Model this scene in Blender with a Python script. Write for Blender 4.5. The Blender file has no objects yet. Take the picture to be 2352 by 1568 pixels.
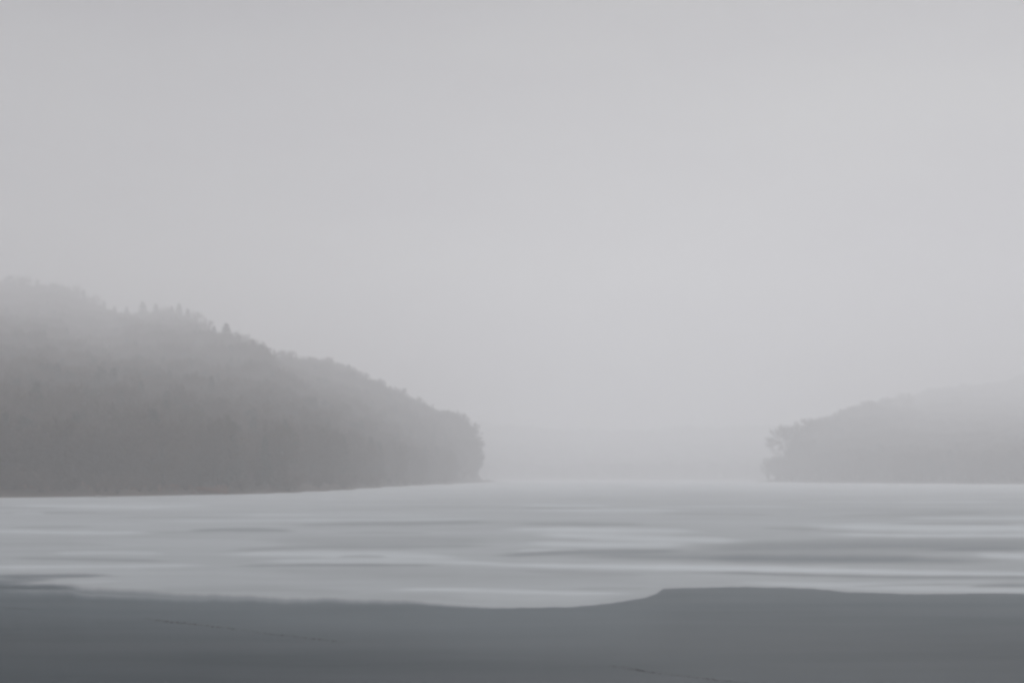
import bpy, math, random
import numpy as np
from mathutils import Vector, Matrix

sc = bpy.context.scene
COL = sc.collection
R = math.radians

# ------------------------------------------------------------------ camera
CAM_H = 3.7                 # metres above the ice
F = 3267.0                  # focal length in units of the photo's 2352-wide view (50 mm on 36 mm)
HOR = 1093.0                # horizon row in that view
cam = bpy.data.objects.new("camera", bpy.data.cameras.new("camera"))
COL.objects.link(cam)
cam.location = (0, 0, CAM_H)
cam.rotation_euler = (R(90), 0, 0)
cam.data.lens = 50; cam.data.sensor_width = 36
cam.data.shift_y = (HOR - 784.0) / 2352.0
cam.data.clip_start = 0.5; cam.data.clip_end = 20000
sc.camera = cam

# ------------------------------------------------------------------ sky and sun
SUN_EL, SUN_AZ = R(42), R(16)      # veiled sun beyond the right headland
w = bpy.data.worlds.new("World"); sc.world = w; w.use_nodes = True
nt = w.node_tree; nt.nodes.clear()
def wn(t): return nt.nodes.new(t)
out = wn('ShaderNodeOutputWorld'); bg = wn('ShaderNodeBackground')
sky = wn('ShaderNodeTexSky'); sky.sky_type = 'NISHITA'; sky.sun_disc = False
sky.sun_elevation = SUN_EL; sky.sun_rotation = SUN_AZ
sky.air_density = 1.0; sky.dust_density = 3.0; sky.ozone_density = 1.0
hsv = wn('ShaderNodeHueSaturation'); hsv.inputs['Saturation'].default_value = 0.25
nt.links.new(sky.outputs[0], hsv.inputs['Color'])
tc = wn('ShaderNodeTexCoord')
mp = wn('ShaderNodeMapping'); mp.inputs['Scale'].default_value = (1.5, 1.5, 6.5)
mp.inputs['Location'].default_value = (0.35, 0.2, 0.4)
nz = wn('ShaderNodeTexNoise'); nz.inputs['Scale'].default_value = 1.3; nz.inputs['Detail'].default_value = 3.0
nz.inputs['Roughness'].default_value = 0.45
nt.links.new(tc.outputs['Generated'], mp.inputs[0]); nt.links.new(mp.outputs[0], nz.inputs['Vector'])
cr = wn('ShaderNodeValToRGB')
cr.color_ramp.elements[0].position = 0.3; cr.color_ramp.elements[1].position = 0.7
cr.color_ramp.elements[0].color = (8.2, 7.8, 9.2, 1)
cr.color_ramp.elements[1].color = (14.6, 14.75, 14.3, 1)
nt.links.new(nz.outputs['Fac'], cr.inputs[0])
mx = wn('ShaderNodeMix'); mx.data_type = 'RGBA'; mx.inputs['Factor'].default_value = 0.90   # cloud deck over the clear sky
sx = wn('ShaderNodeSeparateXYZ'); nt.links.new(tc.outputs['Generated'], sx.inputs[0])
er = wn('ShaderNodeValToRGB'); ee = er.color_ramp.elements           # an overcast sky is brightest overhead
ee[0].position = 0.0; ee[0].color = (.50, .50, .50, 1); ee[1].position = 1.0; ee[1].color = (1, 1, 1, 1)
for p_, c_ in ((.10, .50), (.19, .32), (.33, .18), (.42, .27), (.55, .70), (.75, 1.0)):
    q_ = ee.new(p_); q_.color = (c_, c_, c_, 1)
nt.links.new(sx.outputs['Z'], er.inputs[0])
ml = wn('ShaderNodeMix'); ml.data_type = 'RGBA'; ml.blend_type = 'MULTIPLY'; ml.inputs['Factor'].default_value = 1.0
nt.links.new(cr.outputs[0], ml.inputs['A']); nt.links.new(er.outputs[0], ml.inputs['B'])
nt.links.new(hsv.outputs[0], mx.inputs['A']); nt.links.new(ml.outputs['Result'], mx.inputs['B'])
nt.links.new(mx.outputs['Result'], bg.inputs['Color'])
bg.inputs['Strength'].default_value = 0.10
nt.links.new(bg.outputs[0], out.inputs['Surface'])

sl = bpy.data.lights.new("sun", 'SUN'); sl.energy = 1.0; sl.angle = R(40); sl.color = (1, 0.97, 0.93)
so = bpy.data.objects.new("sun", sl); COL.objects.link(so)
sd = Vector((math.sin(SUN_AZ) * math.cos(SUN_EL), math.cos(SUN_AZ) * math.cos(SUN_EL), math.sin(SUN_EL)))
so.rotation_euler = sd.to_track_quat('Z', 'Y').to_euler()

# ------------------------------------------------------------------ view and render settings
sc.view_settings.view_transform = 'Standard'; sc.view_settings.look = 'None'
sc.view_settings.gamma = 1; sc.view_settings.exposure = -0.045
sc.render.engine = 'CYCLES'
sc.cycles.max_bounces = 6; sc.cycles.volume_bounces = 4; sc.cycles.diffuse_bounces = 2
sc.cycles.glossy_bounces = 2; sc.cycles.transparent_max_bounces = 4; sc.cycles.transmission_bounces = 1
sc.cycles.use_denoising = True
sc.cycles.caustics_reflective = False; sc.cycles.caustics_refractive = False
try: sc.cycles.denoiser = 'OPENIMAGEDENOISE'
except Exception: pass
FILTER_W = 3.1
sc.cycles.pixel_filter_type = 'BLACKMAN_HARRIS'; sc.cycles.filter_width = FILTER_W

HAZE_DENSITY = 0.00152
HAZE_TOP = 226.0

# ------------------------------------------------------------------ helpers
def link(o): COL.objects.link(o); return o
def tag(o, label=None, cat=None, group=None, kind=None):
    if label: o['label'] = label
    if cat: o['category'] = cat
    if group: o['group'] = group
    if kind: o['kind'] = kind
    return o
def mesh(name, v, f, mat=None, smooth=False):
    me = bpy.data.meshes.new(name)
    v = np.asarray(v, dtype=np.float32); me.vertices.add(len(v)); me.vertices.foreach_set('co', v.ravel())
    if len(f) == 0: pass
    elif isinstance(f, np.ndarray):
        n, k = f.shape
        me.loops.add(n * k); me.loops.foreach_set('vertex_index', f.ravel().astype(np.int32))
        me.polygons.add(n); me.polygons.foreach_set('loop_start', np.arange(0, n * k, k, dtype=np.int32))
    else:
        tot = [len(q) for q in f]; me.loops.add(sum(tot))
        me.loops.foreach_set('vertex_index', np.fromiter((i for q in f for i in q), dtype=np.int32))
        me.polygons.add(len(f)); me.polygons.foreach_set('loop_start', np.cumsum([0] + tot[:-1]).astype(np.int32))
    me.update(calc_edges=True)
    if len(f): me.validate()
    if mat: me.materials.append(mat)
    if smooth: me.polygons.foreach_set('use_smooth', np.ones(len(me.polygons), dtype=bool))
    return me
def px(x, d): return (x - 1176.0) / F * d                 # lateral metres of a view column at distance d
def zy(y, d): return CAM_H + (HOR - y) / F * d            # height of a view row at distance d

def material(name, c1, c2=None, scale=0.3, rough=0.9, detail=4, bump=0.0, spec=0.2):
    m = bpy.data.materials.new(name); m.use_nodes = True
    n = m.node_tree; b = n.nodes['Principled BSDF']
    b.inputs['Roughness'].default_value = rough; b.inputs['Specular IOR Level'].default_value = spec
    if c2 is None: b.inputs['Base Color'].default_value = (*c1, 1)
    else:
        t = n.nodes.new('ShaderNodeTexCoord'); g = n.nodes.new('ShaderNodeNewGeometry')
        z = n.nodes.new('ShaderNodeTexNoise'); z.inputs['Scale'].default_value = scale; z.inputs['Detail'].default_value = detail
        n.links.new(g.outputs['Position'], z.inputs['Vector'])
        r = n.nodes.new('ShaderNodeValToRGB'); r.color_ramp.elements[0].position = .32; r.color_ramp.elements[1].position = .68
        r.color_ramp.elements[0].color = (*c1, 1); r.color_ramp.elements[1].color = (*c2, 1)
        n.links.new(z.outputs['Fac'], r.inputs[0]); n.links.new(r.outputs[0], b.inputs['Base Color'])
        if bump:
            bu = n.nodes.new('ShaderNodeBump'); bu.inputs['Strength'].default_value = bump
            n.links.new(z.outputs['Fac'], bu.inputs['Height']); n.links.new(bu.outputs[0], b.inputs['Normal'])
    return m
M_BARK = material("bark", (.055, .048, .043), (.11, .10, .09), 1.2, .95)
M_TWIG = material("bare_twigs", (.056, .042, .032), (.112, .084, .064), .02, .95)
M_NEEDLE = material("needles", (.034, .036, .030), (.065, .066, .055), .03, .8)
M_FLOOR = material("forest_floor", (.035, .028, .024), (.07, .056, .046), .05, 1.0, bump=.3)
M_SHRUB = material("shrub_twigs", (.07, .055, .046), (.13, .10, .085), .1, .95)
M_FERN = material("dead_bracken", (.14, .07, .045), (.24, .13, .085), .15, 1.0)
M_ROCK = material("shore_rock", (.16, .155, .15), (.30, .29, .28), .8, .9, bump=.4)
M_CRACK = material("crack_water", (.010, .014, .017), None, rough=.20, spec=.030)

# ------------------------------------------------------------------ frozen lake
def smooth(a, b, t):
    t = np.clip((t - a) / (b - a), 0, 1); return t * t * (3 - 2 * t)
EDGE = [(-700, 1330), (-300, 1322), (0, 1350), (130, 1358), (250, 1370), (450, 1376), (700, 1381), (860, 1386), (1000, 1389), (1100, 1394.5), (1176, 1396.5),
        (1300, 1394.5), (1400, 1385), (1480, 1372), (1508, 1362), (1524, 1352), (1560, 1350.5), (1720, 1347.5), (1850, 1351.5), (1950, 1359),
        (2050, 1363), (2352, 1363), (2700, 1358), (3100, 1372)]
# streaks of thicker rime (+) and of bare ice (-): centre line, half width, strength, softness of the ends
STREAKS = [
 ([(-300,1221),(0,1220),(250,1224),(420,1222)], 5, .30), ([(-200,1302),(0,1302),(300,1300),(520,1296)], 5, .24),
 ([(100,1271),(250,1269),(400,1271)], 5, .20), ([(480,1273),(700,1272),(960,1276),(1100,1282)], 8, .26),
 ([(560,1288),(760,1287),(980,1289),(1180,1293)], 6, .24),
 ([(960,1290),(1176,1297),(1450,1301),(1700,1305),(1900,1310),(2100,1315),(2352,1318),(2700,1318)], 7, .34),
 ([(860,1354),(1000,1353),(1176,1357),(1300,1361),(1480,1362)], 5, .26), ([(1000,1366),(1150,1370),(1300,1372),(1450,1366)], 10, .12),
 ([(1130,1215),(1300,1215),(1500,1218),(1640,1221)], 6, .30), ([(1200,1226),(1400,1232),(1560,1238),(1738,1242)], 8, .34),
 ([(1180,1246),(1350,1250),(1500,1251),(1610,1250)], 7, .26), ([(1176,1264),(1260,1262),(1340,1262)], 3, .22),
 ([(2040,1188),(2200,1189),(2352,1190),(2600,1190)], 4, .30), ([(1820,1206),(2000,1211),(2200,1214),(2352,1214),(2700,1216)], 9, .34),
 ([(1850,1226),(2100,1229),(2400,1229),(2700,1229)], 4, .30), ([(2210,1272),(2300,1276),(2420,1279),(2600,1278)], 8, .32),
 ([(1640,1335),(1800,1340),(2000,1347),(2200,1352),(2352,1354),(2700,1352)], 8, .28), ([(300,1197),(560,1195),(900,1194),(1150,1190)], 4, .18),
 ([(0,1160),(140,1162),(330,1163),(520,1159)], 4, .26), ([(20,1178),(70,1177),(110,1178)], 2.5, .3), ([(330,1183),(560,1182),(760,1181)], 3, .16),
 ([(1180,1160),(1300,1161),(1420,1161)], 2, .3), ([(1190,1171),(1420,1172),(1600,1173)], 3, .22), ([(1470,1163),(1700,1162),(1850,1164)], 2, .2),
 ([(1800,1152),(2050,1153),(2352,1152)], 3, .2), ([(700,1147),(850,1145),(1000,1146)], 3, .14), ([(1830,1340),(2100,1336),(2352,1334)], 3, .14),
 ([(60,1340),(150,1338),(290,1333)], 3, .10),
 # bare ice
 ([(420,1219),(520,1216),(600,1216),(688,1219)], 4.5, -.42), ([(300,1222),(400,1221),(460,1219)], 2, -.25),
 ([(640,1206),(800,1203),(1000,1200),(1176,1197)], 5, -.26), ([(750,1223),(850,1222),(1000,1223)], 2.5, -.20),
 ([(0,1211),(100,1210),(220,1208)], 3, -.2), ([(350,1182),(460,1183),(600,1184)], 4, -.16), ([(240,1188),(400,1187),(560,1187)], 3, -.12),
 ([(480,1267),(560,1262),(700,1257),(900,1256),(1176,1252)], 6, -.26), ([(560,1240),(800,1242),(1176,1243)], 11, -.16),
 ([(770,1278),(830,1276.5),(895,1278)], 3, -.34), ([(500,1300),(700,1297),(900,1297),(1045,1298)], 3.5, -.32),
 ([(0,1280),(150,1283),(330,1287),(420,1290)], 4, -.20), ([(-100,1250),(150,1249),(300,1252)], 5, -.15),
 ([(1110,1275),(1176,1274),(1300,1268),(1430,1265),(1600,1264)], 6, -.42), ([(1250,1278),(1480,1277),(1800,1284),(2100,1287),(2352,1288)], 10, -.40),
 ([(1500,1266),(1750,1256),(2000,1252),(2352,1248),(2700,1250)], 15, -.36), ([(1600,1282),(1900,1278),(2160,1280)], 12, -.22), ([(2100,1262),(2300,1261),(2600,1262)], 5, -.2),
 ([(1520,1312),(1700,1315),(1850,1320),(2050,1324),(2352,1325),(2600,1326)], 4.5, -.40), ([(2215,1346),(2300,1344),(2420,1344)], 4, -.40),
 ([(1930,1346),(2050,1344),(2210,1342)], 2, -.25), ([(1300,1352),(1400,1350),(1500,1350)], 3, -.12),
 ([(1180,1166),(1300,1167),(1390,1167)], 2.2, -.25), ([(1176,1202),(1300,1203),(1500,1204)], 4, -.22), ([(1500,1178),(1700,1180),(1800,1182)], 3, -.18),
 ([(2030,1202),(2200,1202),(2352,1203)], 2.5, -.35), ([(1740,1211),(1800,1213),(1900,1214)], 3, -.25), ([(1900,1184),(2050,1180),(2300,1178)], 4, -.16),
 ([(0,1176),(120,1176),(240,1175)], 1.6, -.3), ([(-50,1166),(60,1165),(150,1165)], 1.6, -.25),
 ([(-300,1322),(0,1323),(120,1322),(240,1321),(296,1324)], 5.5, -.62), ([(-300,1334),(0,1334),(90,1331),(160,1328)], 6, -.55), ([(-300,1347),(0,1347),(100,1346),(200,1350)], 8, -.45),
 ([(560,1312),(800,1318),(1176,1324),(1500,1328)], 14, -.09), ([(300,1350),(600,1352),(860,1362)], 9, -.10), ([(1180,1310),(1350,1316),(1500,1320)], 6, -.14),
]
def frost_and_sheen(xd, yd):
    ex = np.array([e[0] for e in EDGE], float); ey = np.array([e[1] for e in EDGE], float)
    wob = sum(a_ * np.sin(xd * w_ + p_ + 1.3 * np.sin(xd * w_ * .37 + 2 * p_)) for a_, w_, p_ in ((1.3,.013,.4),(1.0,.029,1.9),(.7,.053,4.1),(.5,.097,.9),(.35,.17,2.7),(.25,.31,5.0)))
    b = np.interp(xd, ex, ey) + wob * (.5 + .8 * smooth(1200, 700, xd)) - 3 * smooth(1150, 800, xd)
    soft = 2.8 + 6 * smooth(1250, 850, xd) + 14 * smooth(850, 100, xd)                       # the rim melts away softly on the left
    f = .66 * (1 - smooth(-soft, soft * .8, yd - b))
    for pts, hw, s in STREAKS:
        X = np.array([p[0] for p in pts], float); Y = np.array([p[1] for p in pts], float)
        L = X[-1] - X[0]; cy = np.interp(xd, X, Y)
        t = np.clip((xd - X[0]) / L, 0, 1)
        wdt = hw * (.25 + .75 * np.sin(np.pi * np.clip(t, .0, 1)) ** .6) + .4 * np.sin(xd * .05 + hw) + 1e-3
        end = smooth(0, .18, t) * smooth(1, .82, t)
        f = f + (.60 if s > 0 else .50) * s * end * (1 - smooth(.1, 1.7, np.abs(yd - cy) / np.maximum(wdt, 1.2)))
    f = f + .12 * smooth(1150, 1110, yd) + .20 * smooth(150, 0, yd - b) * smooth(-4, 3, yd - b)   # last term paints in the ice's grazing sky reflection, brighter towards the pale sheet
    return np.clip(f, 0, 1)

def make_lake():
    cols = np.concatenate([np.arange(-5000, -900, 25), np.arange(-900, 3260, 3.4), np.arange(3260, 7400, 25)])
    rows = np.concatenate([[HOR + 2.1, HOR + 3, HOR + 4.5, HOR + 6, HOR + 8, HOR + 10, HOR + 12.5], np.arange(HOR + 15, 1640, 1.25), [1700, 1800, 2000, 2400]])
    Xd, Yd = np.meshgrid(cols, rows)
    D = CAM_H * F / (Yd - HOR)
    v = np.stack([(Xd - 1176) / F * D, D, np.zeros_like(D)], -1).reshape(-1, 3)
    fr = frost_and_sheen(Xd, Yd).ravel()
    nr, nc = Xd.shape
    i = np.arange(nr * nc).reshape(nr, nc)
    f = np.stack([i[1:, :-1], i[1:, 1:], i[:-1, 1:], i[:-1, :-1]], -1).reshape(-1, 4)
    n = len(v); S = 6200.0
    a, b, c, d = v[i[-1, 0]], v[i[-1, -1]], v[i[0, 0]], v[i[0, -1]]      # near left, near right, far left, far right
    extra = np.array([a, b, c, d, (-S, c[1], 0), (S, d[1], 0), (-S, -S, 0), (S, -S, 0)])
    v = np.vstack([v, extra]); fr = np.concatenate([fr, [.1, .1, .6, .6, .6, .6, .3, .3]])
    f = np.vstack([f, [[n + 4, n + 6, n + 0, n + 2], [n + 6, n + 7, n + 1, n + 0], [n + 1, n + 7, n + 5, n + 3]]])
    m = bpy.data.materials.new("lake_ice"); m.use_nodes = True
    t = m.node_tree; B = t.nodes['Principled BSDF']; L = t.links.new
    at = t.nodes.new('ShaderNodeAttribute'); at.attribute_name = 'frost_and_sheen'
    g = t.nodes.new('ShaderNodeNewGeometry')
    def noise(scale, detail, stretch=(1, 1, 1), rough=.5):
        q = t.nodes.new('ShaderNodeMapping'); q.inputs['Scale'].default_value = stretch; L(g.outputs['Position'], q.inputs[0])
        z = t.nodes.new('ShaderNodeTexNoise'); z.inputs['Scale'].default_value = scale; z.inputs['Detail'].default_value = detail
        z.inputs['Roughness'].default_value = rough; L(q.outputs[0], z.inputs['Vector']); return z.outputs['Fac']
    def math_(op, a, b, c=None):
        q = t.nodes.new('ShaderNodeMath'); q.operation = op
        for k, s in enumerate((a, b, c)):
            if s is None: continue
            if isinstance(s, (int, float)): q.inputs[k].default_value = s
            else: L(s, q.inputs[k])
        return q.outputs[0]
    n1 = noise(.05, 5, (.7, 1, 1)); n2 = noise(.45, 5, (.35, 1, 1), .6); n3 = noise(2.2, 4, (.3, 1, 1), .6)
    s = math_('ADD', math_('MULTIPLY_ADD', n1, .30, -.15), math_('MULTIPLY_ADD', n2, .16, -.08))
    s = math_('ADD', s, math_('MULTIPLY_ADD', n3, .06, -.03))
    fac = math_('ADD', at.outputs['Fac'], math_('MULTIPLY', s, math_('MULTIPLY_ADD', at.outputs['Fac'], .7, .45)))
    rp = t.nodes.new('ShaderNodeValToRGB'); e = rp.color_ramp.elements
    e[0].position = 0.0; e[0].color = (.022, .033, .040, 1); e[1].position = 1.0; e[1].color = (.52, .55, .565, 1)
    for p_, c_ in ((.25, (.108, .128, .140)), (.6, (.31, .326, .335))):
        q = e.new(p_); q.color = (*c_, 1)
    fac = math_('SUBTRACT', fac, math_('MULTIPLY', math_('SUBTRACT', 1.0, at.outputs['Fac']), -.02)); L(fac, rp.inputs[0]); L(rp.outputs[0], B.inputs['Base Color'])
    mr = t.nodes.new('ShaderNodeMapRange'); mr.inputs['To Min'].default_value = .285; mr.inputs['To Max'].default_value = .8
    L(fac, mr.inputs['Value']); L(mr.outputs[0], B.inputs['Roughness'])
    B.inputs['IOR'].default_value = 1.31; B.inputs['Specular IOR Level'].default_value = .05; B.inputs['Specular Tint'].default_value = (.66, .84, .94, 1); L(math_('MULTIPLY_ADD', math_('ADD', math_('MULTIPLY', n1, .5), math_('MULTIPLY', noise(.30, 5, (.22, 1, 1), .6), .5)), .15, -.031), B.inputs['Specular IOR Level'])
    me = mesh("frozen_lake", v, f, m)
    at_ = me.attributes.new('frost_and_sheen', 'FLOAT', 'POINT'); at_.data.foreach_set('value', fr.astype(np.float32))
    return tag(link(bpy.data.objects.new("frozen_lake", me)), kind='structure')
lake = make_lake()

def crack(pts, w0, seed, jag=.02):
    rnd = random.Random(seed)
    P = []
    for (xa, ya), (xb, yb) in zip(pts[:-1], pts[1:]):
        n = 26
        for k in range(n):
            t = k / n; x = xa + (xb - xa) * t; y = ya + (yb - ya) * t
            d = CAM_H * F / (y - HOR); P.append(Vector((px(x, d) , d + rnd.gauss(0, jag), 0)))
    v, f = [], []
    for k, p in enumerate(P):
        q = P[min(k + 1, len(P) - 1)] - P[max(k - 1, 0)]
        nrm = Vector((-q.y, q.x, 0)).normalized()
        ww = w0 * math.sin(math.pi * (k + .5) / len(P)) ** .5 * rnd.uniform(.4, 1.25)
        v += [p + nrm * ww + Vector((0, 0, .004)), p - nrm * ww + Vector((0, 0, .004))]
        if k: f.append((2 * k - 2, 2 * k - 1, 2 * k + 1, 2 * k))
    o = link(bpy.data.objects.new("ice_crack", mesh("ice_crack", [tuple(q) for q in v], f, M_CRACK))); o.parent = lake
    return o
crack([(-40,1391),(30,1396),(90,1400)], 0.03, 1)
crack([(330,1419),(385,1427),(440,1432),(490,1438),(550,1446)], 0.036, 2, .07)
crack([(550,1446),(620,1455),(720,1466),(800,1476)], 0.022, 3, .06)
crack([(1395,1528),(1455,1536),(1480,1541),(1535,1548)], 0.018, 4, .07)
crack([(1535,1548),(1600,1556),(1690,1566),(1760,1574)], 0.02, 5, .04)

# ------------------------------------------------------------------ terrain
# each column of a hill: view column, distance of the shore, then (distance, row reached by the tree tops)
TREE_H = 12.5
LEFT = [
 (-1500, 150, [(200,900),(350,760),(600,700),(900,650),(1150,630)]),
 (-700, 195, [(240,950),(340,850),(500,770),(850,700),(1250,640)]),
 (-300, 225, [(260,960),(310,900),(420,835),(560,785),(850,710),(1300,640)]),
 (0, 251, [(282,965),(332,908),(430,852),(570,803),(800,746),(1050,704),(1350,643)]),
 (130, 257, [(290,968),(340,912),(440,856),(590,805),(830,750),(1080,705),(1330,660)]),
 (250, 265, [(300,972),(350,915),(450,862),(600,815),(900,768),(1260,718)]),
 (330, 270, [(302,975),(355,918),(460,864),(610,818),(900,765),(1300,714)]),
 (400, 278, [(308,978),(362,920),(470,866),(620,820),(900,762),(1200,714)]),
 (460, 285, [(315,982),(370,924),(480,870),(630,828),(820,780),(1080,738)]),
 (520, 292, [(325,985),(385,928),(490,876),(620,835),(850,770)]),
 (605, 305, [(340,992),(400,940),(500,890),(600,850),(700,806)]),
 (650, 319, [(355,995),(420,945),(520,898),(650,858),(860,816)]),
 (720, 345, [(385,1000),(460,955),(570,912),(720,868),(900,830)]),
 (780, 373, [(415,1005),(500,960),(610,920),(760,878),(920,848)]),
 (830, 425, [(465,1012),(540,970),(650,930),(780,890),(930,860)]),
 (890, 490, [(530,1018),(600,980),(700,945),(800,915),(920,887)]),
 (950, 545, [(590,1030),(660,995),(750,960),(830,938),(910,918)]),
 (1000, 600, [(645,1032),(710,1000),(790,962),(900,938)]),
 (1050, 685, [(735,1015),(790,978),(850,955),(890,953)]),
 (1075, 715, [(760,1034),(810,994),(850,980)]),
 (1092, 735, [(780,1064),(830,1036)]),
 (1102, 760, [(800,1080),(830,1077)]),
]
RIGHT = [
 (1780, 830, [(850,1079),(870,1079)]),
 (1808, 800, [(840,1066),(880,1050)]),
 (1838, 770, [(810,1040),(860,1002),(890,990)]),
 (1880, 740, [(785,1030),(850,990),(930,963)]),
 (1940, 715, [(765,1030),(850,990),(1000,945)]),
 (2000, 695, [(750,1030),(850,990),(960,950),(1080,922)]),
 (2130, 665, [(720,1032),(850,996),(1050,958),(1300,922),(1550,893)]),
 (2352, 622, [(690,1030),(850,985),(1100,945),(1400,908),(1700,862)]),
 (2800, 560, [(640,1020),(820,960),(1100,925),(1650,848)]),
 (3600, 480, [(560,1000),(740,930),(1000,880),(1400,820)]),
]
# set every shore at the distance its waterline asks for, and the slopes behind it in proportion
def shore(base):
    return CAM_H * F / (1090 + 4.0 * F / base - HOR)
def deepen(table, k):
    return [(x, shore(b), [(shore(b) + (d - b) * k, y) for d, y in p]) for x, b, p in table]
OLD_L, OLD_R, K_L, K_R = list(LEFT), list(RIGHT), 1.1, 1.35
LEFT, RIGHT = deepen(LEFT, K_L), deepen(RIGHT, K_R)
def redist(xd, d):
    T, k = (OLD_L, K_L) if xd < 1500 else (OLD_R, K_R)
    b = float(np.interp(xd, [c[0] for c in T], [c[1] for c in T]))
    return shore(b) + (d - b) * k
FAR = [(x, 1400, [(1440,1080),(1560,1062),(1750,1040),(2100,1010),(2450,980)]) for x in range(-400, 3200, 300)]
FAR = [(c[0], c[1] + 60 * math.sin(i * 1.7), [(d + 60 * math.sin(i * 1.7), y + 9 * math.sin(i * 2.3)) for d, y in c[2]]) for i, c in enumerate(FAR)]

class Land:
    def __init__(s, table, dmax, edge_w=26, th=TREE_H):
        s.t = table; s.dmax = dmax; s.dd = np.concatenate([np.arange(140, 1000, 4.0), np.arange(1000, dmax, 10.0)])
        prof = []
        for x, base, pts in table:
            D = [base, base + 7]; Z = [0.0, 1.1]
            for d, y in pts:
                z = zy(y, d) - th
                z = max(z, 1.1 + .02 * (d - base))
                D.append(max(d, D[-1] + 4)); Z.append(z)
            D += [D[-1] + 60, dmax + 50]; Z += [Z[-1] * .97, Z[-1] * .45]
            z = np.interp(s.dd, D, Z)
            k = np.array([1, 3, 5, 6, 5, 3, 1.]); k /= k.sum()
            zs = np.convolve(np.pad(z, 3, 'edge'), k, 'valid')
            s_b = smooth(base + 4, base + 22, s.dd)
            z = z * (1 - s_b) + zs * s_b
            z = np.where(s.dd < base, -(base - s.dd) * .12, z)
            prof.append(np.maximum(z, -.8))
        s.xs = np.array([c[0] for c in table], float); s.p = np.array(prof)
    def z(s, xd, d):
        xd = np.asarray(xd, float); d = np.asarray(d, float)
        j = np.clip(np.searchsorted(s.xs, xd) - 1, 0, len(s.xs) - 2)
        u = np.clip((xd - s.xs[j]) / (s.xs[j + 1] - s.xs[j]), 0, 1)
        a = np.array([0.0]); di = np.interp(d, s.dd, np.arange(len(s.dd)))
        i0 = np.clip(di.astype(int), 0, len(s.dd) - 2); fr = di - i0
        def row(jj): return s.p[jj, i0] * (1 - fr) + s.p[jj, i0 + 1] * fr
        zz = row(j) * (1 - u) + row(j + 1) * u
        X = (xd - 1176) / F * d
        n = (np.sin(X * .05 + d * .021) + np.sin(X * .023 - d * .047 + 1) + .6 * np.sin(X * .11 + d * .09 + 2)) * .9
        zz = zz + n * (smooth(2, 20, zz) + 1.6 * smooth(30, 80, zz)) + .25 * np.sin(X * .35 + d * .2) * smooth(.2, 1.2, zz)
        # falls to the lake past the ends
        off = np.maximum(s.xs[0] - xd, 0) + np.maximum(xd - s.xs[-1], 0)
        return np.where(off > 0, np.maximum(zz - off * .35, -.8), zz)

def build_land(name, L, x0, x1, step, dmin):
    xs = np.arange(x0, x1 + step, step); ds = L.dd[L.dd >= dmin]
    X, D = np.meshgrid(xs, ds); Z = L.z(X, D)
    v = np.stack([(X - 1176) / F * D, D, Z], -1).reshape(-1, 3)
    nr, nc = X.shape; i = np.arange(nr * nc).reshape(nr, nc)
    f = np.stack([i[:-1, :-1], i[:-1, 1:], i[1:, 1:], i[1:, :-1]], -1).reshape(-1, 4)
    keep = (Z.ravel()[f] > -.79).any(1)
    f = f[keep]; used = np.unique(f); re = -np.ones(len(v), int); re[used] = np.arange(len(used))
    return tag(link(bpy.data.objects.new(name, mesh(name, v[used], re[f], M_FLOOR, True))), kind='structure')
LL, RL, FL = Land(LEFT, 2300), Land(RIGHT, 2700), Land(FAR, 3400)
build_land("hill", LL, -1500, 1125, 6, 140)
build_land("headland_hill", RL, 1755, 3600, 8, 440)
build_land("far_hill", FL, -400, 2900, 20, 1280)

# ------------------------------------------------------------------ trees
class TM:
    def __init__(s): s.v = []; s.f = []
    def tube(s, pts, r0, r1, n=5):
        b = len(s.v); m = len(pts)
        for k, p in enumerate(pts):
            t = (pts[min(k + 1, m - 1)] - pts[max(k - 1, 0)])
            t = t.normalized() if t.length > 1e-6 else Vector((0, 0, 1))
            a = t.orthogonal().normalized(); c = t.cross(a)
            r = r0 + (r1 - r0) * k / (m - 1)
            for q in range(n):
                g = 2 * math.pi * q / n; s.v.append(p + a * (r * math.cos(g)) + c * (r * math.sin(g)))
            if k:
                for q in range(n): s.f.append((b + (k - 1) * n + q, b + (k - 1) * n + (q + 1) % n, b + k * n + (q + 1) % n, b + k * n + q))
    def blade(s, p, d, L, wd, rnd):
        d = d.normalized(); a = d.orthogonal().normalized(); a.rotate(Matrix.Rotation(rnd.uniform(0, 6.28), 3, d))
        b = len(s.v); q = p + d * L * .55 + a * (L * .06)
        s.v += [p - a * wd * .5, p + a * wd * .5, q + a * wd * .5, p + d * L, q - a * wd * .5]
        s.f.append((b, b + 1, b + 2, b + 3, b + 4))
    def data(s, name, mat): return mesh(name, [tuple(q) for q in s.v], s.f, mat)

def rv(rnd, up=0.0):
    v = Vector((rnd.gauss(0, 1), rnd.gauss(0, 1), rnd.gauss(0, 1) + up)); return v.normalized()

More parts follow.
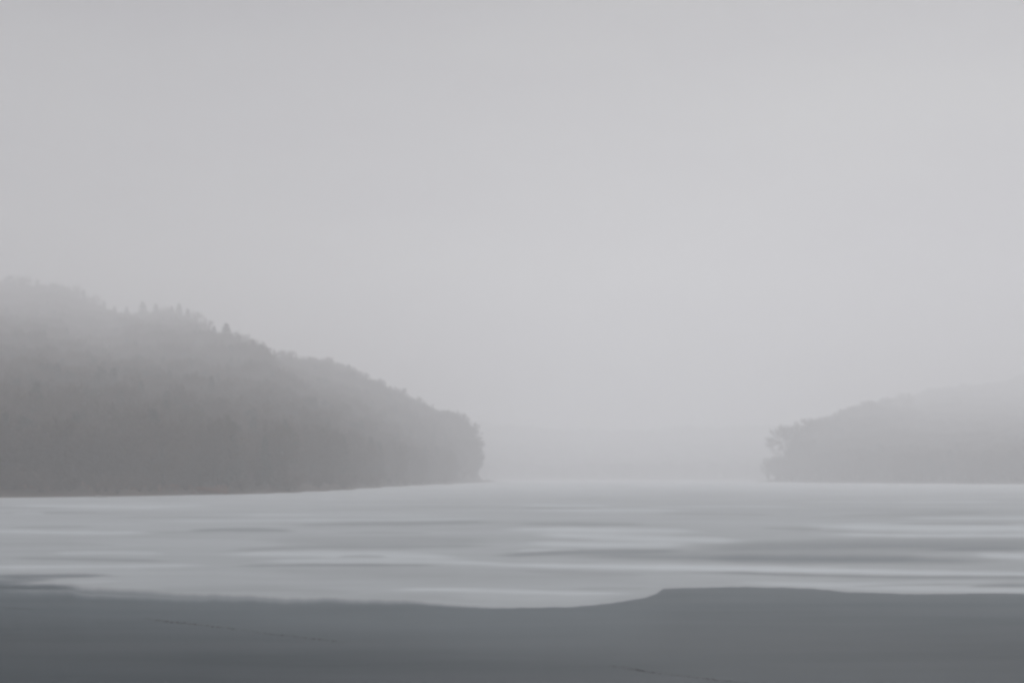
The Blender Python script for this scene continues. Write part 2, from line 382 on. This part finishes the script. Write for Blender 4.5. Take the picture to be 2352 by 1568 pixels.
def broadleaf(seed, H=13.0, spread=4.2, clear=.22, lean=(0, 0), twigs=5, flat=1.0, tw=.07):
    """a bare winter tree: trunk, limbs, branches as one mesh, the haze of twigs as the other"""
    rnd = random.Random(seed); T = TM(); C = TM()
    ln = Vector((lean[0], lean[1], 0))
    fork = H * rnd.uniform(.42, .55)
    n = 7; tr = []
    for k in range(n + 1):
        t = k / n; tr.append(Vector((rnd.gauss(0, .10) * t, rnd.gauss(0, .10) * t, fork * 1.5 * t)) + ln * (t * t))
    T.tube(tr, H * .020, H * .008, 7)
    cc = Vector((0, 0, H * (.5 + clear * .45))) + ln * .9
    rad = Vector((spread, spread, H * (1 - clear) * .5 * flat))
    def inside(p):
        q = p - cc; return (q.x / rad.x) ** 2 + (q.y / rad.y) ** 2 + (q.z / rad.z) ** 2
    lobes = [rv(rnd, .3) for _ in range(9)]
    def reach(u): return .80 + .26 * max((u.dot(l) for l in lobes), default=0) ** 6 + rnd.uniform(-.07, .05)
    nl = 26
    for k in range(nl):
        t0 = clear * .55 + (1 - clear * .55) * (k / nl) ** .9
        i = min(int(t0 * n), n - 1); p0 = tr[i].lerp(tr[i + 1], t0 * n - i)
        ang = k * 2.399 + rnd.uniform(-.4, .4); el = -.35 + 1.5 * (k / nl) + rnd.uniform(-.15, .15)
        u = Vector((math.cos(ang) * math.cos(el), math.sin(ang) * math.cos(el), math.sin(el)))
        e = cc + Vector((u.x * rad.x, u.y * rad.y, u.z * rad.z)) * reach(u)
        pts = []
        m = 5
        for q in range(m + 1):
            s_ = q / m; pp = p0.lerp(e, s_); pp.z += math.sin(s_ * math.pi) * .07 * (e - p0).length
            if 0 < q < m: pp += rv(rnd) * .18
            pts.append(pp)
        T.tube(pts, H * .0065 * (1.25 - t0 * .5), .02, 4)
        for q in range(1, m + 1):
            for _ in range(3):
                s_ = rnd.random(); b0 = pts[q - 1].lerp(pts[q], s_)
                out = (b0 - cc); out = Vector((out.x / rad.x, out.y / rad.y, out.z / rad.z * .8 + .15))
                d = (out.normalized() * .8 + rv(rnd, .25) * .9).normalized()
                Lb = spread * rnd.uniform(.22, .46); b1 = b0 + d * Lb
                if inside(b1) > 1.15: b1 = b0 + d * Lb * .5
                mid = b0.lerp(b1, .5) + rv(rnd) * .12
                T.tube([b0, mid, b1], .028, .012, 3)
                for _ in range(twigs):
                    s2 = rnd.uniform(.25, 1); c0 = b0.lerp(b1, s2)
                    C.blade(c0, (d + rv(rnd, .15) * .9), spread * rnd.uniform(.16, .34), tw * rnd.uniform(.7, 1.4), rnd)
    return T.data("trunk", M_BARK), C.data("crown", M_TWIG)

def conifer(seed, H=15.0, rb=2.6, clear=.1, dens=1.0, ragged=.25):
    rnd = random.Random(seed); T = TM(); C = TM()
    T.tube([Vector((rnd.gauss(0, .05) * k, rnd.gauss(0, .05) * k, H * k / 6)) for k in range(7)], H * .014, .03, 6)
    nw = int(H * 2.0)
    for k in range(nw):
        t = clear + (1 - clear) * (k + rnd.random() * .5) / nw; z = H * t
        r = rb * (1 - (t - clear) / (1 - clear)) ** .8 * rnd.uniform(1 - ragged, 1 + ragged * .5) + .2
        for q in range(6):
            a = q * 1.047 + k * .7 + rnd.uniform(-.3, .3); rr = r * rnd.uniform(.7, 1.1)
            tip = Vector((math.cos(a) * rr, math.sin(a) * rr, z - rr * .28)); p0 = Vector((0, 0, z))
            T.tube([p0, p0.lerp(tip, .5) + Vector((0, 0, .1)), tip], .035, .012, 3)
            for _ in range(int(8 * dens)):
                s_ = rnd.uniform(.12, 1); c = p0.lerp(tip, s_)
                C.blade(c, (tip - p0).normalized() * .6 + rv(rnd, -.3) * .8, rnd.uniform(.35, .8), .20, rnd)
    return T.data("trunk", M_BARK), C.data("crown", M_NEEDLE)

def pine(seed, H=15.0, cr=2.8):
    rnd = random.Random(seed); T = TM(); C = TM()
    tr = [Vector((.12 * k * rnd.uniform(.5, 1), .04 * k, H * .93 * k / 7)) for k in range(8)]
    T.tube(tr, H * .017, .06, 7)
    for k in range(17):
        t = .38 + .60 * k / 17; i = min(int(t * 7), 6); p0 = tr[i].lerp(tr[i + 1], t * 7 - i)
        a = k * 2.4; L = cr * (.55 + .5 * math.sin(math.pi * (t - .38) / .6) - .45 * ((t - .38) / .6) ** 2) * rnd.uniform(.6, 1.1)
        e = p0 + Vector((math.cos(a) * L, math.sin(a) * L, L * .35))
        T.tube([p0, p0.lerp(e, .5) + Vector((0, 0, -.1)), e], .07, .02, 4)
        for c_ in range(3):
            q = p0.lerp(e, .55 + .25 * c_) + rv(rnd) * .25
            for _ in range(60):
                C.blade(q + Vector((rnd.gauss(0, .42), rnd.gauss(0, .42), rnd.gauss(0, .22))), rv(rnd, .4), rnd.uniform(.25, .5), .12, rnd)
    return T.data("trunk", M_BARK), C.data("crown", M_NEEDLE)

def shrub(seed, H=2.2, W=1.8, mat=None, tw=.05):
    rnd = random.Random(seed); T = TM(); C = TM()
    for k in range(14):
        a = k * 2.4; u = Vector((math.cos(a) * W * rnd.uniform(.3, 1), math.sin(a) * W * rnd.uniform(.3, 1), H * rnd.uniform(.55, 1)))
        T.tube([Vector((0, 0, -.1)), u * .5 + Vector((0, 0, .15 * H)), u], .035, .01, 3)
        for _ in range(26):
            C.blade(u * rnd.uniform(.25, 1), u.normalized() * .4 + rv(rnd, .3), H * rnd.uniform(.15, .35), tw, rnd)
    return T.data("stems", M_BARK), C.data("twigs", mat or M_SHRUB)

PROTO = {}
def proto(key, pair, H): PROTO[key] = (pair[0], pair[1], H)
proto('b0', broadleaf(11, 13, 4.2), 13); proto('b1', broadleaf(12, 14, 3.6, .3), 14); proto('b2', broadleaf(13, 12, 4.6, .18), 12)
proto('b3', broadleaf(14, 15, 3.9, .32), 15); proto('b4', broadleaf(15, 11, 3.9, .12), 11); proto('b5', broadleaf(16, 13.5, 4.8, .2, twigs=8), 13.5)
proto('c0', conifer(21, 16, 3.9, .1, 1.3, .4), 16); proto('c1', conifer(22, 14, 3.3, .12, 1.3, .4), 14)
proto('p0', pine(31, 15, 3.0), 15); proto('p1', pine(32, 14, 2.6), 14)
proto('s0', shrub(41), 2.2); proto('s1', shrub(42, 3.0, 2.6), 3.0)
# leaning trees of the two points, limbs reaching out over the ice
proto('leanL', broadleaf(52, 19, 6.0, .38, lean=(-2.8, 0), twigs=9), 19)

PLACED = []
def plant(name, key, xd, d, top=None, h=None, land=None, label=None, cat='tree', group=None, wide=1.0, rot=None, parts=('trunk', 'crown')):
    land = land or (LL if xd < 1500 else RL)
    z = float(land.z(np.array([xd]), np.array([d]))[0]); z = max(z, .02)
    tr, cr_, H = PROTO[key]
    if top is not None: h = max(zy(top, d) - z, 3.0)
    s = h / H
    e = link(bpy.data.objects.new(name, None)); e.empty_display_size = 1
    e.location = (px(xd, d), d, z - .15); e.scale = (s * wide, s * wide, s)
    e.rotation_euler = (0, 0, rot if rot is not None else (xd * 1.37) % 6.28)
    for n_, me in zip(parts, (tr, cr_)):
        o = link(bpy.data.objects.new(n_, me)); o.parent = e
    tag(e, label, cat, group)
    PLACED.append((e.location.x, e.location.y, 2.6 * s * wide))
    return e

G_RIDGE = "trees standing out along the skyline of the left hill"
G_TIP = "bare trees at the low point of the left hill"
G_RIGHT = "trees along the outline of the right headland"
SKY = [
 ('pine_tree','p0', 18, 1290, 628, 1.3, 'faint pine at the top of the left hill, beside the edge of the photo'),
 ('broadleaf_tree','b0', 52, 1280, 630, 1.2, 'faint round crowned tree second from the photo edge on the hill top'),
 ('spruce_tree','c1', 118, 1270, 650, 1.0, 'low faint spruce on the hill top before the small hump'),
 ('broadleaf_tree','b2', 168, 1250, 655, 1.1, 'round faint tree forming the small hump on the hill top'),
 ('broadleaf_tree','b0', 214, 1240, 674, 1.0, 'faint tree where the hill top starts to drop to the saddle'),
 ('spruce_tree','c1', 291, 1230, 703, 1.1, 'small narrow spruce alone in the saddle of the left hill'),
 ('spruce_tree','c0', 328, 1200, 692, 1.6, 'tall pointed spruce just after the saddle of the left hill'),
 ('spruce_tree','c1', 358, 1180, 697, 1.3, 'shorter broad spruce between the two tall pointed ones on the hill'),
 ('broadleaf_tree','b1', 378, 1170, 703, 1.3, 'bushy tree with stepped crown right after the shorter broad spruce'),
 ('spruce_tree','c0', 411, 1120, 696, 1.3, 'slim pointed spruce, last of the pointed trees on the skyline'),
 ('broadleaf_tree','b2', 447, 1080, 716, 1.3, 'flat topped tree where the skyline begins to fall steeply'),
 ('spruce_tree','c1', 86, 1270, 641, 1.2, 'faint small spruce between the two round crowned trees and the low one, hill top'),
 ('spruce_tree','c0', 143, 1262, 652, 1.0, 'faint spruce just left of the small hump on the hill top'),
 ('spruce_tree','c1', 192, 1245, 664, 1.1, 'faint spruce on the downhill side of the small hump'),
 ('spruce_tree','c0', 239, 1225, 690, 1.1, 'spruce on the steep bit between the hump and the saddle'),
 ('spruce_tree','c1', 263, 1225, 702, 1.2, 'spruce at the foot of the steep bit, at the start of the saddle'),
 ('spruce_tree','c1', 394, 1130, 702, 1.2, 'short spruce leaning close to the last tall pointed one'),
 ('spruce_tree','c1', 431, 1090, 708, 1.2, 'spruce between the last tall pointed one and the flat topped tree'),
 ('spruce_tree','c1', 492, 880, 748, 1.1, 'small spruce in the nick before the dark wide spruce'),
 ('spruce_tree','c1', 583, 720, 782, 1.0, 'small spruce in the nick just before the mushroom shaped tree'),
 ('broadleaf_tree','b4', 470, 960, 738, 1.0, 'small tree on the first steep step of the skyline'),
 ('spruce_tree','c0', 520, 800, 742, 1.7, 'dark wide spruce on the second skyline step'),
 ('broadleaf_tree','b0', 541, 780, 757, 1.0, 'tree leaning on the downhill side of the dark wide spruce'),
 ('broadleaf_tree','b1', 561, 750, 768, 1.2, 'small tree with a rounded top below the second skyline step'),
 ('pine_tree','p1', 607, 690, 786, 1.5, 'darkest lone tree with a mushroom shaped crown halfway down the skyline'),
 ('broadleaf_tree','b5', 660, 850, 802, 1.1, 'pale tree just below the dark mushroom shaped one'),
 ('broadleaf_tree','b3', 700, 870, 815, 1.2, 'pale tree midway between the mushroom shaped tree and flat shelf'),
 ('broadleaf_tree','b2', 728, 880, 822, 1.2, 'round pale tree at the edge before the notch in the skyline'),
 ('broadleaf_tree','b5', 788, 900, 842, 1.5, 'wide flat crowned tree forming a shelf on the lower skyline'),
 ('broadleaf_tree','b0', 832, 900, 850, 1.2, 'pale tree at the downhill end of the flat shelf'),
 ('broadleaf_tree','b1', 872, 900, 868, 1.1, 'thin pale tree on the even slope below the shelf'),
 ('broadleaf_tree','b4', 915, 890, 892, 1.2, 'small pale tree two thirds down the even slope'),
 ('broadleaf_tree','b2', 955, 880, 911, 1.2, 'low rounded tree above the last dip of the slope'),
 ('broadleaf_tree','b3', 987, 860, 926, 1.1, 'tree in the last dip before the end wood of the point'),
]
for nm, key, xd, d, top, wd, lab in SKY:
    d = redist(xd, d)
    plant(nm, key, xd, d, top=top, wide=wd, label=lab, group=G_RIDGE)
TIP = [
 ('b5',1016,835,940,1.15,None,'uphill tree of the dome of bare trees ending the left hill'),
 ('b0',1037,820,938,1.1,None,'highest tree in the dome of bare trees ending the left hill'),
 ('b2',1056,805,948,1.2,None,'tree on the lake side shoulder of the dome ending the left hill'),
 ('b5',1072,775,968,1.1,None,'tree on the steep outer edge of the dome, above the corner one'),
 ('b0',1079,752,1000,1.15,0.6,'bare tree at the outer corner of the dome, half way down its steep side'),
 ('b2',1086,748,1034,.95,2.0,'bare tree closest to the open ice, the widest bulge at the point'),
 ('b4',1062,735,1010,1.2,None,'lower bare tree tucked in front of the dome near the ice'),
 ('b4',1074,742,1034,1.0,1.0,'small tree with low twigs on the bank just before the spit'),
]
for key, xd, d, top, wd, ro, lab in TIP:
    d = redist(xd, d)
    plant('broadleaf_tree', key, xd, d, top=top, wide=wd, label=lab, group=G_TIP, rot=ro)
RT = [
 ('b1',1764,824,1050,1.15,0.4,'small bare tree on thin open stems, outermost of the right headland'),
 ('b5',1786,812,1046,1.05,1.4,'low bare tree filling the gap behind the outermost one, right headland'),
 ('leanL',1819,800,975,1.0,0.0,'tall leaning tree with a ragged crown above the outermost small one, right headland'),
 ('b1',1838,815,968,1.2,None,'upright tree right behind the tall leaning one on the right headland'),
 ('b5',1866,850,958,1.2,None,'round tree at the first shoulder of the right headland'),
 ('b0',1893,890,953,1.2,None,'tree at the small notch in the outline of the right headland'),
 ('b2',1925,930,946,1.2,None,'tree after the small notch, where the right headland starts to rise'),
 ('b3',1957,970,931,1.2,None,'tree on the rising part of the right headland outline'),
 ('b5',1992,1010,918,1.2,None,'tree at the top of the steep rise of the right headland'),
 ('b0',2035,1090,908,1.2,None,'very faint tree at the start of the upper slope of the right headland'),
 ('b2',2078,1150,901,1.2,None,'very faint tree farther up the upper slope of the right headland'),
 ('b4',1850,775,1010,1.2,None,'short dark tree at the water edge beside the open gap in the branches'),
]
for key, xd, d, top, wd, ro, lab in RT:
    d = redist(xd, d)
    plant('broadleaf_tree', key, xd, d, top=top, wide=wd, label=lab, group=G_RIGHT, rot=ro)

# ------------------------------------------------------------------ the woods (a mass nobody could count)
KEYS = ['b0', 'b1', 'b2', 'b3', 'b4', 'b5', 'c1', 'p1', 's0', 's1']
def forest_nodes(keys):
    ng = bpy.data.node_groups.new("woods", 'GeometryNodeTree')
    ng.interface.new_socket("Geometry", in_out='INPUT', socket_type='NodeSocketGeometry')
    ng.interface.new_socket("Geometry", in_out='OUTPUT', socket_type='NodeSocketGeometry')
    N = ng.nodes.new; L = ng.links.new
    gi, go = N('NodeGroupInput'), N('NodeGroupOutput')
    join = N('GeometryNodeJoinGeometry'); items = []
    for k in keys:
        tr, cr_, H = PROTO[k]
        src = {o.data.name: o for o in COL.objects if o.type == 'MESH'}
        j = N('GeometryNodeJoinGeometry')
        for me in (tr, cr_):
            oi = N('GeometryNodeObjectInfo'); oi.transform_space = 'ORIGINAL'
            oi.inputs['Object'].default_value = src[me.name]
            L(oi.outputs['Geometry'], j.inputs[0])
        g2i = N('GeometryNodeGeometryToInstance'); L(j.outputs[0], g2i.inputs[0]); items.append(g2i)
    for g2i in reversed(items): L(g2i.outputs[0], join.inputs[0])
    iop = N('GeometryNodeInstanceOnPoints'); L(gi.outputs[0], iop.inputs['Points']); L(join.outputs[0], iop.inputs['Instance'])
    iop.inputs['Pick Instance'].default_value = True
    def attr(n, t, sock):
        a = N('GeometryNodeInputNamedAttribute'); a.data_type = t; a.inputs['Name'].default_value = n
        L([o for o in a.outputs if o.enabled and o.name == 'Attribute'][0], iop.inputs[sock])
    attr('pick', 'INT', 'Instance Index'); attr('size', 'FLOAT_VECTOR', 'Scale')
    a = N('GeometryNodeInputNamedAttribute'); a.data_type = 'FLOAT'; a.inputs['Name'].default_value = 'turn'
    cx = N('ShaderNodeCombineXYZ'); L([o for o in a.outputs if o.enabled and o.name == 'Attribute'][0], cx.inputs['Z'])
    L(cx.outputs[0], iop.inputs['Rotation'])
    L(iop.outputs[0], go.inputs[0])
    return ng

def forest(name, label, L, x0, x1, d0, d1, area, weights, seed, keys=KEYS, hscale=(.78, 1.14), zmin=.9, cat='wood'):
    rs = np.random.RandomState(seed)
    a0, a1 = (x0 - 1176) / F, (x1 - 1176) / F
    tot = .5 * (a1 - a0) * (d1 ** 2 - d0 ** 2); n = int(tot / area)
    a = rs.uniform(a0, a1, n); d = np.sqrt(rs.uniform(d0 ** 2, d1 ** 2, n)); xd = a * F + 1176
    z = L.z(xd, d); X = a * d
    # forget what lies well behind the ridge of its own line of sight
    ok = z > zmin
    el = (z - CAM_H) / d
    ridge = np.full(n, -9.0)
    grid_x = np.arange(x0, x1 + 1, 10.0); gd = L.dd
    GX, GD = np.meshgrid(grid_x, gd, indexing='ij'); E = (L.z(GX, GD) - CAM_H) / GD
    far = gd[np.argmax(E, 1)]
    ok &= d < np.interp(xd, grid_x, far) + 45
    for (qx, qy, r) in PLACED: ok &= (X - qx) ** 2 + (d - qy) ** 2 > r * r * .5
    X, d, z = X[ok], d[ok], z[ok]; n = len(X)
    pick = rs.choice(len(keys), n, p=np.array(weights) / sum(weights))
    s = rs.uniform(hscale[0], hscale[1], n)
    wide = s * rs.uniform(.9, 1.3, n)
    # the wood is lower right by the shore
    me = mesh(name, np.stack([X, d, z - .15], -1), [])
    me.attributes.new('pick', 'INT', 'POINT').data.foreach_set('value', pick.astype(np.int32))
    me.attributes.new('turn', 'FLOAT', 'POINT').data.foreach_set('value', rs.uniform(0, 6.28, n).astype(np.float32))
    me.attributes.new('size', 'FLOAT_VECTOR', 'POINT').data.foreach_set('vector', np.stack([wide, wide, s], -1).astype(np.float32).ravel())
    o = link(bpy.data.objects.new(name, me))
    md = o.modifiers.new("woods", 'NODES'); md.node_group = forest_nodes(keys)
    return tag(o, label, cat, kind='stuff')

# shrubs seen one by one along the shore
plant('bare_shrub', 's1', 1090, redist(1090, 768), h=3.4, label='bare shrub at the root of the spit under the drooping tree', cat='shrub', parts=('stems', 'twigs'))
plant('bare_shrub', 's0', 1770, redist(1770, 833), h=2.2, label='low bare shrub on the outer bank of the right headland', cat='shrub', parts=('stems', 'twigs'))
W = [18, 14, 16, 12, 10, 16, 3, 5, 2, 4]
WL = [15, 12, 13, 10, 9, 13, 9, 6, 2, 4]
# every kind the woods use must stand somewhere as a tree of its own; keep those too
have = {o.data.name for o in COL.objects if o.type == 'MESH'}
forest("woods", "misty mass of bare brown woodland covering the left hillside", LL, -1200, 1097, 150, 2100, 30, WL, 3)
forest("woods", "pale misty woodland covering the right headland", RL, 1788, 3300, 470, 2600, 38, W, 4)
forest("woods", "barely visible wood along the far end of the lake", FL, -300, 2800, 1340, 2650, 100, W, 5)
forest("undergrowth", "dark scrub of twigs along the shore of the left hill", LL, -1200, 1100, 150, 760, 22, [1, 1], 6, keys=['s0', 's1'], hscale=(.7, 1.5), zmin=.4, cat='scrub')

# ------------------------------------------------------------------ shore details
def rock(label, xd, d, s, seed, group=None, z=.0):
    rnd = random.Random(seed)
    import bmesh
    bm = bmesh.new(); bmesh.ops.create_icosphere(bm, subdivisions=3, radius=1)
    lobes = [(rv(rnd), rnd.uniform(.5, .95)) for _ in range(9)]
    for q in bm.verts:
        for nvec, h in lobes:
            k = q.co.dot(nvec)
            if k > h: q.co -= nvec * (k - h) * .9
        q.co *= 1 + rnd.uniform(-.015, .015)
        q.co = Vector((q.co.x * s[0], q.co.y * s[1], q.co.z * s[2]))
    me = bpy.data.meshes.new("shore_rock"); bm.to_mesh(me); bm.free(); me.materials.append(M_ROCK)
    o = link(bpy.data.objects.new("shore_rock", me)); d = shore(d); o.location = (px(xd, d), d, z)
    return tag(o, label, 'rock', group)
GR = "stones along the shore"
rock('pale flat stone at the foot of the left wood near the photo edge', 226, 257, (.9, .6, .32), 1, GR)
rock('smaller pale stone touching the flat one on the left shore', 240, 258, (.5, .4, .22), 2, GR)
rock('low dark stone at the very end of the spit', 1121, 805, (1.6, 1.0, 1.5), 3, GR, .1)

def spit(name, pts, wd, h, label):
    """low tongue of land"""
    v, f = [], []
    P = [Vector((px(x, shore(d)), shore(d), 0)) for x, d in pts]; n = len(P)
    for k, p in enumerate(P):
        t = k / (n - 1); ww = wd * (1 - t) ** .7 + .25; hh = h * (1 - t * .6)
        q = (P[min(k + 1, n - 1)] - P[max(k - 1, 0)]).normalized(); nn = Vector((-q.y, q.x, 0))
        for a, b in ((-1.2, -.3), (-.6, .7), (0, 1), (.6, .75), (1.2, -.3)): v.append(tuple(p + nn * ww * a + Vector((0, 0, hh * b))))
        if k:
            for m in range(4): f.append((5 * k - 5 + m, 5 * k - 4 + m, 5 * k + 1 + m, 5 * k + m))
    o = link(bpy.data.objects.new(name, mesh(name, v, f, M_FLOOR, True)))
    return tag(o, kind='structure')
spit("shore_spit", [(1080,740),(1092,768),(1105,790),(1116,803),(1126,812),(1136,820)], 7, 1.7, '')
spit("shore_bank", [(1815,800),(1796,806),(1776,815),(1758,822),(1741,828)], 8, 1.2, '')

def bracken(label, x0, x1, d0, d1, n, seed):
    rnd = random.Random(seed); C = TM()
    for _ in range(n):
        xd = rnd.uniform(x0, x1); d = redist(xd, rnd.uniform(d0, d1) + (xd - x0) * .05)
        z = float(LL.z(np.array([xd]), np.array([d]))[0])
        if z < .1: continue
        p = Vector((px(xd, d), d, z - .05))
        for _ in range(12): C.blade(p, rv(rnd, 1.1), rnd.uniform(.5, 1.1), .12, rnd)
    o = link(bpy.data.objects.new("bracken", C.data("bracken", M_FERN)))
    return tag(o, label, 'bracken', kind='stuff')
bracken('rusty dead bracken on the bank in the middle of the left shore', 455, 520, 289, 296, 140, 1)
bracken('brownish dead bracken along the left shore', -100, 455, 256, 285, 300, 2)

# ------------------------------------------------------------------ haze
def haze():
    S = 6500.0; z0, z1 = -2.0, HAZE_TOP
    v = [(-S, -S, z0), (S, -S, z0), (S, S, z0), (-S, S, z0), (-S, -S, z1), (S, -S, z1), (S, S, z1), (-S, S, z1)]
    f = [(3, 2, 1, 0), (4, 5, 6, 7), (0, 1, 5, 4), (1, 2, 6, 5), (2, 3, 7, 6), (3, 0, 4, 7)]
    m = bpy.data.materials.new("haze"); m.use_nodes = True; t = m.node_tree; t.nodes.clear()
    o = t.nodes.new('ShaderNodeOutputMaterial'); p = t.nodes.new('ShaderNodeVolumePrincipled')
    p.inputs['Color'].default_value = (.972, .974, .986, 1); p.inputs['Density'].default_value = HAZE_DENSITY
    p.inputs['Anisotropy'].default_value = .35
    t.links.new(p.outputs[0], o.inputs['Volume'])
    h = link(bpy.data.objects.new("haze", mesh("haze", v, f, m)))
    return tag(h, 'grey winter mist filling the air over the lake', 'mist', kind='stuff')
haze()
